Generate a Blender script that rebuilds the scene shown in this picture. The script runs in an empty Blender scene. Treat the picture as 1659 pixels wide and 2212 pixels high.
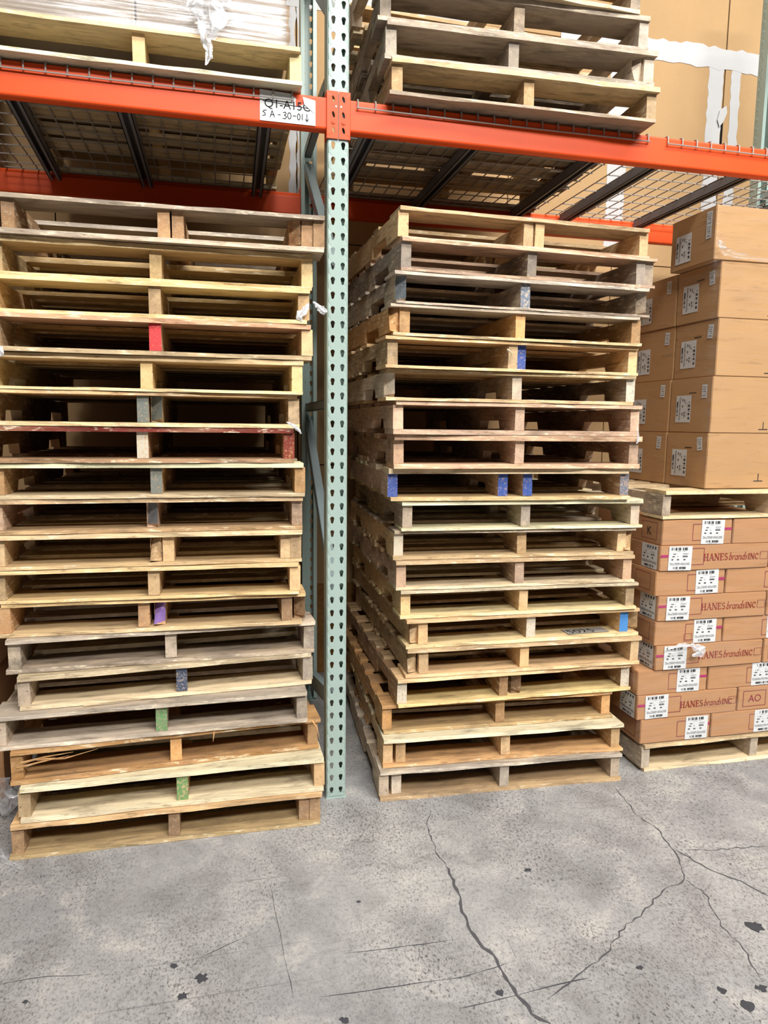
import bpy, bmesh, math, random
from mathutils import Vector, Matrix, noise
I = 0.0254                                   # everything below is laid out in inches
S = bpy.context.scene
COL = S.collection
rnd = random.Random(7)

# ---------------------------------------------------------------- camera, world, light, exposure
cam = bpy.data.cameras.new('camera')
cam.sensor_fit = 'VERTICAL'; cam.sensor_height = 36.0; cam.lens = 1515.07 / 2212 * 36.0
cam.clip_start = 0.02; cam.clip_end = 100
camo = bpy.data.objects.new('camera', cam); COL.objects.link(camo)
yaw, pitch, roll = 0.2314, 0.1245, 0.0117
fw = Vector((math.sin(yaw)*math.cos(pitch), math.cos(yaw)*math.cos(pitch), -math.sin(pitch)))
r0 = Vector((math.cos(yaw), -math.sin(yaw), 0)); u0 = r0.cross(fw)
rr = math.cos(roll)*r0 + math.sin(roll)*u0; uu = -math.sin(roll)*r0 + math.cos(roll)*u0
M = Matrix((rr, uu, -fw)).transposed().to_4x4()
M.translation = Vector((-16.692, -100.994, 57.437)) * I
camo.matrix_world = M
S.camera = camo

w = bpy.data.worlds.new('world'); S.world = w; w.use_nodes = True
w.node_tree.nodes['Background'].inputs[0].default_value = (0.93, 0.96, 1.0, 1)
w.node_tree.nodes['Background'].inputs[1].default_value = 0.035

def area(name, loc, sx, sy, power, color, target):
    l = bpy.data.lights.new(name, 'AREA'); l.shape = 'RECTANGLE'; l.size = sx; l.size_y = sy
    l.energy = power; l.color = color
    o = bpy.data.objects.new(name, l); COL.objects.link(o); o.location = loc
    o.rotation_euler = (Vector(target) - Vector(loc)).to_track_quat('-Z', 'Y').to_euler()
    return o
area('aisle_light', (1.9, -3.4, 7.4), 7.5, 0.6, 670, (1.0, 0.975, 0.94), (1.3, -1.2, 0))
area('aisle_light', (1.9, -7.4, 7.2), 7.5, 0.8, 1010, (1.0, 0.975, 0.94), (1.0, -1.0, 0.5))

S.view_settings.view_transform = 'Standard'; S.view_settings.look = 'None'
S.view_settings.exposure = 0.12; S.view_settings.gamma = 1.0
S.view_settings.use_curve_mapping = False

# ---------------------------------------------------------------- helpers
def lin(c):
    return tuple(((v/255)/12.92 if v/255 <= 0.04045 else ((v/255+0.055)/1.055)**2.4) for v in c)
def col4(c, a=1.0): return (*lin(c), a)

def tag(o, label=None, cat=None, group=None, kind=None):
    if label: o['label'] = label
    if cat: o['category'] = cat
    if group: o['group'] = group
    if kind: o['kind'] = kind
    return o
def link(name, me, parent=None, mat=None, loc=(0,0,0), rot=(0,0,0)):
    o = bpy.data.objects.new(name, me); COL.objects.link(o)
    if parent: o.parent = parent
    o.location = Vector(loc)*I; o.rotation_euler = rot
    if mat and me and not me.materials: me.materials.append(mat)
    return o
def empty(name, loc, rz=0.0):
    o = link(name, None, None, None, loc, (0,0,rz)); o.empty_display_size = 0.05
    return o
class MB:
    """collects verts and faces in inches"""
    def __init__(s): s.v=[]; s.f=[]; s.m=[]
    def face(s, pts, m=0):
        n=len(s.v); s.v += [tuple(p) for p in pts]; s.f.append(tuple(range(n, n+len(pts)))); s.m.append(m)
    def box(s, a, b, m=0):
        (x0,y0,z0),(x1,y1,z1)=a,b; n=len(s.v)
        s.v += [(x0,y0,z0),(x1,y0,z0),(x1,y1,z0),(x0,y1,z0),(x0,y0,z1),(x1,y0,z1),(x1,y1,z1),(x0,y1,z1)]
        for f in ((0,3,2,1),(4,5,6,7),(0,1,5,4),(1,2,6,5),(2,3,7,6),(3,0,4,7)):
            s.f.append(tuple(n+i for i in f)); s.m.append(m)
    def tube(s, pts, r, n=5, m=0, cap=True):
        pts=[Vector(p) for p in pts]; rs = r if isinstance(r,(list,tuple)) else [r]*len(pts)
        base=len(s.v)
        for i,p in enumerate(pts):
            d=(pts[min(i+1,len(pts)-1)]-pts[max(i-1,0)]).normalized()
            up=Vector((0,0,1)) if abs(d.z)<0.9 else Vector((1,0,0))
            a=d.cross(up).normalized(); b=a.cross(d)
            for k in range(n):
                t=2*math.pi*k/n+0.4
                s.v.append(tuple(p+(a*math.cos(t)+b*math.sin(t))*rs[i]))
        for i in range(len(pts)-1):
            for k in range(n):
                k2=(k+1)%n
                s.f.append((base+i*n+k, base+i*n+k2, base+(i+1)*n+k2, base+(i+1)*n+k)); s.m.append(m)
        if cap:
            s.f.append(tuple(base+k for k in range(n))[::-1]); s.m.append(m)
            e=base+(len(pts)-1)*n; s.f.append(tuple(e+k for k in range(n))); s.m.append(m)
    def mesh(s, name, mats, smooth=False, bevel=0):
        me=bpy.data.meshes.new(name)
        me.from_pydata([(x*I,y*I,z*I) for x,y,z in s.v], [], s.f)
        for m in (mats if isinstance(mats,(list,tuple)) else [mats]): me.materials.append(m)
        me.polygons.foreach_set('material_index', s.m)
        bm=bmesh.new(); bm.from_mesh(me)
        if bevel: bmesh.ops.bevel(bm, geom=bm.edges[:], offset=bevel*I, segments=2, affect='EDGES', profile=0.6)
        bmesh.ops.recalc_face_normals(bm, faces=bm.faces[:])
        if smooth:
            for f in bm.faces: f.smooth=True
        bm.to_mesh(me); bm.free(); me.update()
        return me
    def build(s, name, mats, parent=None, loc=(0,0,0), rot=(0,0,0), **k):
        return link(name, s.mesh(name, mats, **k), parent, None, loc, rot)

# ---------------------------------------------------------------- materials
class NT:
    def __init__(s, name):
        s.m=bpy.data.materials.new(name); s.m.use_nodes=True; s.t=s.m.node_tree
        s.b=s.t.nodes['Principled BSDF']; s.out=s.t.nodes['Material Output']
    def n(s, typ, **k):
        nd=s.t.nodes.new(typ)
        for a,v in k.items(): setattr(nd,a,v)
        return nd
    def l(s,a,b): s.t.links.new(a,b)
    def val(s, sock, v):
        if hasattr(v,'is_linked') or isinstance(v,bpy.types.NodeSocket): s.l(v,sock)
        else: sock.default_value=v
    def math(s, op, a, b=0.0, c=0.0, clamp=False):
        nd=s.n('ShaderNodeMath', operation=op, use_clamp=clamp)
        s.val(nd.inputs[0],a); s.val(nd.inputs[1],b); s.val(nd.inputs[2],c); return nd.outputs[0]
    def noise(s, vec, scale, detail=4, rough=0.55, dist=0.0):
        nd=s.n('ShaderNodeTexNoise'); s.l(vec,nd.inputs['Vector'])
        nd.inputs['Scale'].default_value=scale; nd.inputs['Detail'].default_value=detail
        nd.inputs['Roughness'].default_value=rough; nd.inputs['Distortion'].default_value=dist
        return nd.outputs['Fac']
    def ramp(s, v, lo, hi, a=0.0, b=1.0):
        nd=s.n('ShaderNodeMapRange', clamp=True); s.l(v,nd.inputs[0])
        nd.inputs[1].default_value=lo; nd.inputs[2].default_value=hi
        nd.inputs[3].default_value=a; nd.inputs[4].default_value=b; return nd.outputs[0]
    def mix(s, f, a, b, typ='MIX'):
        nd=s.n('ShaderNodeMix', data_type='RGBA', blend_type=typ); s.val(nd.inputs[0],f)
        for i,v in ((6,a),(7,b)):
            s.val(nd.inputs[i], v if not isinstance(v,tuple) else ((*v,1) if len(v)==3 else v))
        return nd.outputs[2]
    def scale(s, vec, sc):
        nd=s.n('ShaderNodeVectorMath', operation='MULTIPLY'); s.l(vec,nd.inputs[0]); nd.inputs[1].default_value=sc
        return nd.outputs[0]
    def coord(s, rand=True, which='Object'):
        tc=s.n('ShaderNodeTexCoord').outputs[which]
        if not rand: return tc
        oi=s.n('ShaderNodeObjectInfo')
        ad=s.n('ShaderNodeVectorMath', operation='MULTIPLY_ADD'); cv=s.n('ShaderNodeCombineXYZ')
        s.l(s.math('MULTIPLY',oi.outputs['Random'],37.0),cv.inputs[0]); s.l(s.math('MULTIPLY',oi.outputs['Random'],0.031),cv.inputs[1])
        s.l(s.math('MULTIPLY',oi.outputs['Random'],19.0),cv.inputs[2])
        s.l(tc,ad.inputs[0]); ad.inputs[1].default_value=(1,1,1); s.l(cv.outputs[0],ad.inputs[2])
        s.oi=oi
        return ad.outputs[0]
    def bump(s, h, strength=0.3, dist=0.002):
        b=s.n('ShaderNodeBump'); b.inputs['Strength'].default_value=strength; b.inputs['Distance'].default_value=dist
        s.l(h,b.inputs['Height']); s.l(b.outputs[0],s.b.inputs['Normal'])
    def fin(s, color, rough=0.6, metal=0.0, spec=0.3):
        s.val(s.b.inputs['Base Color'], color if not isinstance(color,tuple) else (*color[:3],1))
        s.val(s.b.inputs['Roughness'], rough); s.b.inputs['Metallic'].default_value=metal
        s.b.inputs['Specular IOR Level'].default_value=spec
        return s.m

def wood_colour(t, tint=None):
    """grain runs along local X; tone comes from the object's colour, alpha is how grey and dirty it is"""
    tc=t.coord()
    oi=t.oi
    sep=t.n('ShaderNodeSeparateXYZ'); raw=t.n('ShaderNodeTexCoord').outputs['Object']; t.l(raw,sep.inputs[0])
    low=t.noise(t.scale(tc,(1.2,9,9)),1.0,3)
    # growth rings round a pith that lies off the board
    cy=t.math('MULTIPLY_ADD',oi.outputs['Random'],0.08,-0.05); cz=t.math('MULTIPLY_ADD',oi.outputs['Random'],-0.09,0.01)
    dy=t.math('SUBTRACT',sep.outputs[1],cy); dz=t.math('SUBTRACT',sep.outputs[2],cz)
    rad=t.math('SQRT',t.math('ADD',t.math('MULTIPLY',dy,dy),t.math('MULTIPLY',dz,dz)))
    rad=t.math('ADD',rad,t.math('MULTIPLY',low,0.012))
    ring=t.math('MULTIPLY_ADD',t.math('SINE',t.math('MULTIPLY',rad,1150.0)),0.5,0.5)
    fine=t.noise(t.scale(tc,(6,230,230)),1.0,3,0.6)
    blot=t.noise(t.scale(tc,(5,11,11)),1.0,5,0.6)
    stain=t.noise(t.scale(tc,(2.2,6,6)),2.0,4,0.65,0.6)
    base=oi.outputs['Color']
    dark=t.mix(1.0,base,(0.60,0.50,0.42),'MULTIPLY')
    c=t.mix(t.math('MULTIPLY',ring,0.36),base,dark)
    c=t.mix(t.ramp(fine,0.35,0.75,0,0.45),c,dark)
    c=t.mix(t.ramp(blot,0.50,0.72,0,0.22),c,lin((236,212,166)))
    grey=t.math('MULTIPLY',t.ramp(blot,0.35,0.62,1,0.1),oi.outputs['Alpha'])
    c=t.mix(t.math('MULTIPLY',grey,0.8,clamp=True),c,lin((128,118,108)))
    c=t.mix(t.math('MULTIPLY',t.ramp(stain,0.53,0.72,0,0.75),t.math('MULTIPLY_ADD',oi.outputs['Alpha'],0.8,0.22),clamp=True),c,lin((62,54,48)))
    sc=t.noise(t.scale(tc,(3,60,60)),1.0,2)
    c=t.mix(t.ramp(sc,0.66,0.74,0,0.5),c,lin((74,58,44)))
    ns=t.n('ShaderNodeSeparateXYZ'); ge=t.n('ShaderNodeTexCoord'); t.l(ge.outputs['Normal'],ns.inputs[0])
    flat=t.ramp(t.math('ABSOLUTE',ns.outputs[2]),0.6,0.95)          # broad faces weather and get walked on, sawn edges stay fresh
    c=t.mix(t.math('MULTIPLY',flat,0.55),c,t.mix(1.0,c,(0.62,0.585,0.54),'MULTIPLY'))
    dirt=t.noise(t.scale(tc,(4,16,16)),1.7,5,0.7,0.4)
    c=t.mix(t.math('MULTIPLY',t.ramp(dirt,0.5,0.68,0,0.6),t.math('MULTIPLY_ADD',flat,0.6,0.35)),c,lin((84,72,60)))
    edge=t.math('MULTIPLY',t.math('SUBTRACT',1.0,flat),t.ramp(t.math('ABSOLUTE',ns.outputs[0]),0.5,0.9,1.0,0.25))
    chip=t.noise(t.scale(tc,(16,70,70)),1.0,4,0.7)
    c=t.mix(t.math('MULTIPLY',t.ramp(chip,0.55,0.66,0,0.65),edge),c,lin((246,232,200)))
    c=t.mix(t.math('MULTIPLY',t.ramp(chip,0.42,0.34,0,0.5),edge),c,lin((112,90,66)))
    t.bump(t.math('ADD',t.math('MULTIPLY',fine,0.6),t.math('ADD',t.math('MULTIPLY',ring,0.2),t.math('MULTIPLY',chip,0.7))),0.6,0.002)
    return c, fine, blot
def mk_wood():
    t=NT('wood'); c,_,_=wood_colour(t); return t.fin(c,0.78,spec=0.18)
def mk_paintwood(name, rgb, wear=0.5):
    t=NT(name); c,fine,blot=wood_colour(t)
    n=t.noise(t.coord(),130,4,0.65)
    f=t.math('MULTIPLY',t.ramp(n,wear-0.12,wear+0.06,0.05,1.0),0.93)
    c=t.mix(f,c,lin(rgb)); return t.fin(c,0.6,spec=0.25)
WOOD=mk_wood()
PAINT={k:mk_paintwood('paint_'+k,v,w_) for k,v,w_ in (
    ('red',(206,48,62),0.33),('blue',(40,82,160),0.40),('bright_blue',(40,132,205),0.22),('purple',(140,112,196),0.40),
    ('green',(98,150,92),0.47),('navy',(58,74,104),0.45),('slate',(104,116,126),0.38),('teal_grey',(112,122,118),0.40),
    ('dusty_blue',(96,114,136),0.5),('barn_red',(128,46,40),0.42),('white_wash',(214,204,184),0.42))}

def mk_floor():
    t=NT('concrete'); tc=t.coord(False)
    big=t.noise(tc,1.3,5,0.6,0.3); mid=t.noise(tc,5.5,6,0.65,0.5); fine=t.noise(tc,60,5,0.7); gr=t.noise(tc,320,3,0.7)
    big2=t.noise(tc,2.6,4,0.6,0.4)
    c=t.mix(t.ramp(big,0.35,0.68),lin((134,133,134)),lin((170,168,164)))
    c=t.mix(t.ramp(mid,0.48,0.70,0,0.6),c,lin((104,101,101)))
    c=t.mix(t.ramp(mid,0.46,0.28,0,0.55),c,lin((200,194,183)))
    c=t.mix(t.ramp(big2,0.55,0.72,0,0.5),c,lin((112,106,102)))
    f2=t.noise(t.scale(tc,(150,90,90)),1.0,4,0.7)
    c=t.mix(t.ramp(fine,0.48,0.70,0,0.42),c,lin((92,90,90)))
    c=t.mix(t.math('MULTIPLY',t.ramp(f2,0.52,0.62,0,0.9),t.ramp(big2,0.35,0.6,0.25,1.0)),c,lin((84,82,82)))
    c=t.mix(t.ramp(gr,0.45,0.75,0,0.30),c,lin((206,202,197)))
    wv=t.n('ShaderNodeVectorMath',operation='MULTIPLY_ADD'); nz=t.n('ShaderNodeTexNoise'); t.l(tc,nz.inputs['Vector']); nz.inputs['Scale'].default_value=9
    t.l(nz.outputs['Color'],wv.inputs[0]); wv.inputs[1].default_value=(.07,.07,.07); t.l(tc,wv.inputs[2])
    vo=t.n('ShaderNodeTexVoronoi',feature='DISTANCE_TO_EDGE'); t.l(wv.outputs[0],vo.inputs['Vector']); vo.inputs['Scale'].default_value=9
    c=t.mix(t.math('MULTIPLY',t.ramp(vo.outputs['Distance'],0.0,0.018,0.4,0),t.ramp(big2,0.50,0.62)),c,lin((86,83,82)))
    # dark scuffs: specks gathered in patches
    sp=t.noise(t.scale(tc,(110,60,60)),1.0,4,0.8); pa=t.noise(tc,2.1,3,0.6)
    c=t.mix(t.math('MULTIPLY',t.ramp(sp,0.55,0.61),t.ramp(pa,0.40,0.6,0.0,0.9)),c,lin((58,57,58)))
    # long thin tyre and fork scratches
    mp=t.n('ShaderNodeMapping'); t.l(tc,mp.inputs[0]); mp.inputs['Rotation'].default_value=(0,0,math.radians(14)); mp.inputs['Scale'].default_value=(0.7,70,1)
    s1=t.noise(mp.outputs[0],1.0,3,0.6,0.15)
    mp2=t.n('ShaderNodeMapping'); t.l(tc,mp2.inputs[0]); mp2.inputs['Rotation'].default_value=(0,0,math.radians(-38)); mp2.inputs['Scale'].default_value=(1.2,90,1)
    s2=t.noise(mp2.outputs[0],1.0,3,0.6,0.15)
    c=t.mix(t.ramp(s1,0.66,0.71,0,0.45),c,lin((84,82,82)))
    c=t.mix(t.ramp(s2,0.68,0.73,0,0.35),c,lin((88,86,86)))
    t.bump(t.math('ADD',t.math('MULTIPLY',fine,0.6),t.math('MULTIPLY',gr,0.4)),0.22,0.002)
    return t.fin(c,t.ramp(mid,0.3,0.7,0.72,0.5),spec=0.3)
FLOOR=mk_floor()
def mk_plain(name, rgb, rough=0.6, metal=0.0, spec=0.35, amt=0.18, scale=9.0, dark=None, bump=0.0):
    t=NT(name); tc=t.coord()
    n=t.noise(tc,scale,5,0.6); f=t.noise(tc,scale*14,3,0.6)
    c=t.mix(t.ramp(n,0.35,0.7,0,amt*2),lin(rgb),dark if dark else tuple(v*0.62 for v in lin(rgb)))
    c=t.mix(t.ramp(f,0.55,0.8,0,amt),c,tuple(v*0.5 for v in lin(rgb)))
    if bump: t.bump(f,bump,0.001)
    return t.fin(c,rough,metal,spec)
ORANGE=mk_plain('orange_paint',(224,80,28),0.42,spec=0.3,amt=0.12,scale=5)
TEAL=mk_plain('teal_paint',(160,180,172),0.36,spec=0.45,amt=0.10,scale=6)
GALV=mk_plain('galvanised_wire',(168,162,156),0.42,metal=0.15,amt=0.2,scale=20)
CHAN=mk_plain('grey_channel',(122,122,128),0.5,metal=0.0,amt=0.2,scale=8)
BRACE=mk_plain('brace_paint',(150,166,168),0.4,spec=0.4,amt=0.1,scale=6)
GYP=mk_plain('drywall_paper',(178,146,106),0.85,spec=0.1,amt=0.12,scale=2.5)
MUD=mk_plain('joint_compound',(190,190,190),0.85,spec=0.1,amt=0.06,scale=6)
DARK=mk_plain('dark_gap',(28,26,26),0.9,spec=0.05,amt=0.1)
OSB=mk_plain('strand_board',(150,108,62),0.8,spec=0.1,amt=0.4,scale=30)
PAPER=mk_plain('label_paper',(214,216,216),0.6,spec=0.2,amt=0.04,scale=12)
PAPERG=mk_plain('grubby_paper',(150,144,136),0.7,spec=0.2,amt=0.3,scale=20)
INK=mk_plain('black_ink',(40,40,44),0.7,spec=0.1,amt=0.05)
PURPLEINK=mk_plain('plum_ink',(138,58,72),0.7,spec=0.1,amt=0.05)
REDINK=mk_plain('brown_red_ink',(140,52,44),0.7,spec=0.1,amt=0.06)
MAGENTA=mk_plain('magenta_ink',(168,56,104),0.7,spec=0.1,amt=0.05)
CRACK=mk_plain('crack_dirt',(86,84,86),0.95,spec=0.05,amt=0.3,scale=30)
STAIN=mk_plain('tar_stain',(66,66,70),0.7,spec=0.2,amt=0.3,scale=30)
def mk_card(name, rgb, grain_axis):
    t=NT(name); tc=t.coord()
    n=t.noise(tc,4,4,0.6); st=t.noise(t.scale(tc,grain_axis),1.0,4,0.65,0.3)
    c=t.mix(t.ramp(n,0.3,0.75,0,0.3),lin(rgb),tuple(v*0.78 for v in lin(rgb)))
    c=t.mix(t.ramp(st,0.56,0.72,0,0.42),c,tuple(v*0.45 for v in lin(rgb)))
    t.bump(st,0.25,0.002); return t.fin(c,0.58,spec=0.25)
CARD=mk_card('cardboard',(184,138,98),(4,4,90))
CARDB=mk_card('big_cardboard',(186,146,102),(7,7,60))
CARDD=mk_card('dusty_cardboard',(142,128,112),(5,5,60))
def mk_film(name, lo, hi, axis, white=0.25):
    t=NT(name); tc=t.coord()
    st=t.noise(t.scale(tc,axis),1.0,5,0.65,0.4); cl=t.noise(tc,6,3,0.6)
    fac=t.math('MULTIPLY',t.ramp(st,0.42,0.72,lo,hi),t.ramp(cl,0.3,0.7,0.6,1.3),clamp=True)
    tr=t.n('ShaderNodeBsdfTransparent'); gl=t.n('ShaderNodeBsdfGlossy'); gl.inputs['Roughness'].default_value=0.22
    gl.inputs['Color'].default_value=(0.95,0.95,0.97,1)
    df=t.n('ShaderNodeBsdfDiffuse'); df.inputs['Color'].default_value=(0.85,0.86,0.88,1)
    b=t.n('ShaderNodeBump'); b.inputs['Strength'].default_value=0.6; b.inputs['Distance'].default_value=0.004
    t.l(st,b.inputs['Height']); t.l(b.outputs[0],gl.inputs['Normal']); 
    m1=t.n('ShaderNodeMixShader'); m1.inputs[0].default_value=white; t.l(gl.outputs[0],m1.inputs[1]); t.l(df.outputs[0],m1.inputs[2])
    m2=t.n('ShaderNodeMixShader'); t.l(fac,m2.inputs[0]); t.l(tr.outputs[0],m2.inputs[1]); t.l(m1.outputs[0],m2.inputs[2])
    t.l(m2.outputs[0],t.out.inputs['Surface']); t.t.nodes.remove(t.b)
    return t.m
FILM=mk_film('stretch_film',0.01,0.10,(4,4,34),0.3)
FILMH=mk_film('heavy_film',0.05,0.5,(2,2,90),0.5)
FILMW=mk_film('white_film',0.55,0.95,(20,20,40),0.7)
FILMC=mk_film('crumpled_film',0.15,0.8,(40,40,40),0.5)

# ---------------------------------------------------------------- setting: floor, wall
mb=MB(); mb.box((-150,-170,-4),(190,57,0)); fl=mb.build('floor',FLOOR); tag(fl,kind='structure')
def ribbon(name, pts, wid, mat, parent, z=0.03, jit=0.25, sub=1.6):
    P=[]
    for (a,b) in zip(pts[:-1],pts[1:]):
        a=Vector((*a,0)); b=Vector((*b,0)); n=max(1,int((b-a).length/sub))
        for i in range(n): P.append(a.lerp(b,i/n))
    P.append(Vector((*pts[-1],0)))
    m=MB(); L=[];Rr=[]
    for i,p in enumerate(P):
        d=(P[min(i+1,len(P)-1)]-P[max(i-1,0)]).normalized(); nrm=Vector((-d.y,d.x,0))
        off=nrm*rnd.uniform(-jit,jit); k=wid*rnd.uniform(0.25,1.35)
        if i in (0,len(P)-1): k*=0.2
        L.append(p+off+nrm*k/2); Rr.append(p+off-nrm*k/2)
    for i in range(len(P)-1):
        m.face([(*L[i][:2],z),(*Rr[i][:2],z),(*Rr[i+1][:2],z),(*L[i+1][:2],z)])
    return m.build(name,mat,parent)
cracks=[([(13.3,-6.4),(11.9,-9.8),(11.2,-13.8),(11.1,-17.0),(11.5,-19.6)],.16),
 ([(11.5,-19.6),(11.2,-24.3),(10.8,-27.7),(10.3,-30.8),(10.4,-32.3),(11.0,-34.3),(11.7,-36.5),(11.8,-38.8),(12.0,-41.3),(12.4,-43.7),(13.4,-45.2),(14.2,-47.8),(15.5,-56)],.38),
 ([(44.5,-6.0),(43.1,-14.0),(43.9,-17.9),(43.1,-22.3),(42.1,-25.7),(41.1,-28.0),(39.6,-29.1),(36.2,-30.2),(31.7,-33.1),(27.8,-35.0),(23.8,-38.1),(19.2,-40.4),(14.5,-42.5)],.17),
 ([(43.5,-22.9),(44.2,-25.7),(45.8,-29.0),(47.2,-30.7),(48.6,-33.8)],.24),
 ([(44.5,-23.4),(49.7,-24.2),(56.5,-24.9)],.14),([(40.5,-28.8),(41.3,-31.7),(39.3,-37.1),(39.3,-40.8),(37.9,-44.6)],.13)]
for p,wd in cracks: ribbon('crack',p,wd,CRACK,fl,jit=.22,sub=.75)
for p,wd in (([(-11.3,-19.0),(-11.0,-25.4),(-10.7,-31.2),(-10.3,-36.4)],.10),([(-7.8,-37.3),(7.3,-37.8),(12.8,-37.1)],.10),
  ([(-4.5,-31.9),(2.7,-32.4),(8.1,-32.5)],.09),([(5.5,-41.6),(13.6,-41.1),(20.3,-40.8)],.14),([(13.9,-33.8),(13.8,-36.6)],.14),
  ([(-39.5,-28.5),(-35.1,-28.5),(-30.5,-29.2)],.08),([(-19.7,-29.3),(-13.2,-26.4)],.08)):
    ribbon('scratch',p,wd,STAIN,fl,z=0.025,jit=0.08)
for (x,y),r in [((-19.4,-32.1),.75),((43.0,-37.9),1.1),((-22.3,-29.8),.5),((33.8,-47.4),.8),((26.2,-40.7),.4),((32.8,-45.3),.6),((37.0,-45.9),.6),((-21.2,-34.1),.6),((10.3,-40.6),.5),((-1.1,-24.1),.3),((21.5,-22.8),.5),((-36.4,-31.5),.3),((-5.8,-40.5),.5)]:
    m=MB(); n=14
    m.face([(x+r*rnd.uniform(.45,1.25)*math.cos(6.2832*k/n),y+r*0.9*rnd.uniform(.45,1.25)*math.sin(6.2832*k/n),0.035) for k in range(n)])
    m.build('stain',STAIN,fl)

mb=MB(); mb.box((-150,57,0),(190,60,300)); wall=mb.build('wall_back',DARK); tag(wall,kind='structure')
xs=[-150,-95.6,-47.6,0.4,48.4,75.5,103.1,151,190]; zs=[0,48.2,96.3,144.6,240]
for i in range(len(xs)-1):
    for j in range(len(zs)-1):
        g=0.12
        mb=MB(); mb.box((xs[i]+g+(0.12 if xs[i]==103.1 else 0),56,zs[j]+g),(xs[i+1]-g,56.55,zs[j+1]-g))
        mb.build('drywall_panel',GYP,wall)
def ragged_strip(x0,x1,z0,z1,vert=True,y=55.93,name='joint_compound'):
    n=max(6,int(((z1-z0) if vert else (x1-x0))/1.5)); m=MB(); A=[];B=[]
    for k in range(n+1):
        f=k/n
        if vert:
            z=z0+(z1-z0)*f; A.append((x0+rnd.uniform(-.25,.25),z)); B.append((x1+rnd.uniform(-.25,.25),z))
        else:
            x=x0+(x1-x0)*f; A.append((x,z0+rnd.uniform(-.35,.35))); B.append((x,z1+rnd.uniform(-.35,.35)))
    for k in range(n):
        q=[A[k],B[k],B[k+1],A[k+1]]
        m.face([(a,y,b) for a,b in q])
    for e in (A,B):
        for k in range(n): m.face([(e[k][0],y,e[k][1]),(e[k+1][0],y,e[k+1][1]),(e[k+1][0],56.0,e[k+1][1]),(e[k][0],56.0,e[k][1])])
    return m.build(name,MUD,wall)
ragged_strip(98.8,102.85,96,143); ragged_strip(105.0,107.6,96,143)
ragged_strip(60,113.5,142.6,147.4,False,55.90)
ragged_strip(73,77.8,96,142.5); ragged_strip(-1.1,0.25,96,240); ragged_strip(0.6,1.9,96,240)
ragged_strip(-60,40,142.6,147.4,False,55.90)
m=MB(); m.box((102.88,55.95,123.5),(103.5,56.6,131)); m.build('torn_gap',DARK,wall)
m=MB(); pts=[(102.2,133.5),(103.9,134.6),(104.2,133.0),(103.4,131.0),(102.3,129.6),(101.6,131.2)]
m.face([(a,55.6,b) for a,b in pts]); m.build('torn_tape',MUD,wall)
mb=MB(); mb.box((1.5,55.2,0.1),(24,55.9,21)); mb.build('strand_board',OSB,wall)

# ---------------------------------------------------------------- pallets
TONES={'new':(232,204,158),'tan':(220,186,140),'orange':(216,168,112),'brown':(186,146,106),'grey':(204,190,172),'dgrey':(168,154,140),
       'pink':(214,180,152),'pale':(240,222,186),'yellow':(230,200,146),'red':(128,50,42)}
def string_mesh(var, notch=True, broken=0, paint=None):
    r=random.Random(var*31+broken*7+1)
    st=[(0,0),(6,0),(6.6,1.5),(14.4,1.5),(15,0),(24,0),(33,0),(33.6,1.5),(41.4,1.5),(42,0),(48,0)] if notch else [(0,0),(12,0),(24,0),(36,0),(48,0)]
    st.insert(1,(0.7,0)); m=MB(); H=3.5; W=0.75
    rows=[]
    for i,(x,z) in enumerate(st):
        j=lambda s=0.035: r.uniform(-s,s)
        row=[[x,-W+j(),z+abs(j(.02))],[x,W+j(),z+abs(j(.02))],[x,W+j(),H-abs(j(.02))],[x,-W+j(),H-abs(j(.02))]]
        if i==0:
            for v in row: v[0]+=r.uniform(-.05,.12)
            if broken:
                for v,dx in zip(row,((1.6,.4,-.1,.5),(0.2,1.9,1.1,.1),(.9,-.2,1.7,.4))[broken%3]): v[0]+=dx
                row[0][2]+=.5; row[1][2]+=.25; row[2][1]-=.25
        rows.append(row)
    for v in (row for row in rows): m.v+= [tuple(p) for p in v]
    for i in range(len(rows)-1):
        a=i*4; b=a+4
        for k in range(4):
            k2=(k+1)%4; m.f.append((a+k,a+k2,b+k2,b+k)); m.m.append(0)
    m.f.append((3,2,1,0)); m.m.append(1 if paint else 0)
    e=(len(rows)-1)*4; m.f.append((e,e+1,e+2,e+3)); m.m.append(0)
    return m.mesh('stringer',[WOOD,PAINT[paint]] if paint else [WOOD])
def board_mesh(var, L, Wd, T, rough=0.05, mat=None):
    r=random.Random(var); m=MB(); n=9 if rough>0.06 else 5
    for i in range(n+1):
        x=-L/2+L*i/n; j=lambda s: r.uniform(-s,s)
        e=0.25*rough if i in (0,n) else rough
        m.v+=[(x+j(.03),0+j(e)*1.2,0+abs(j(.02))),(x,Wd+j(rough),0+abs(j(.02))),(x,Wd+j(rough),T-abs(j(.02))),(x+j(.03),abs(j(e)),T-abs(j(e))*.5)]
    for i in range(n):
        a=i*4;b=a+4
        for k in range(4):
            k2=(k+1)%4; m.f.append((a+k,a+k2,b+k2,b+k)); m.m.append(0)
    m.f.append((3,2,1,0)); m.m.append(0); e=n*4; m.f.append((e,e+1,e+2,e+3)); m.m.append(0)
    return m.mesh('deck_board',mat or WOOD)
CACHE={}
def cached(key, fn):
    if key not in CACHE: CACHE[key]=fn()
    return CACHE[key]
PALLETS={}
def tone(name, r, alpha, v=0.15):
    c=TONES[name]; k=1+r.uniform(-v,v); h=r.uniform(-5,5)
    return (*lin(tuple(max(0,min(250,q*k+d)) for q,d in zip(c,(h,0,-h)))), max(0,min(1,alpha+r.uniform(-.15,.15))))
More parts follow.
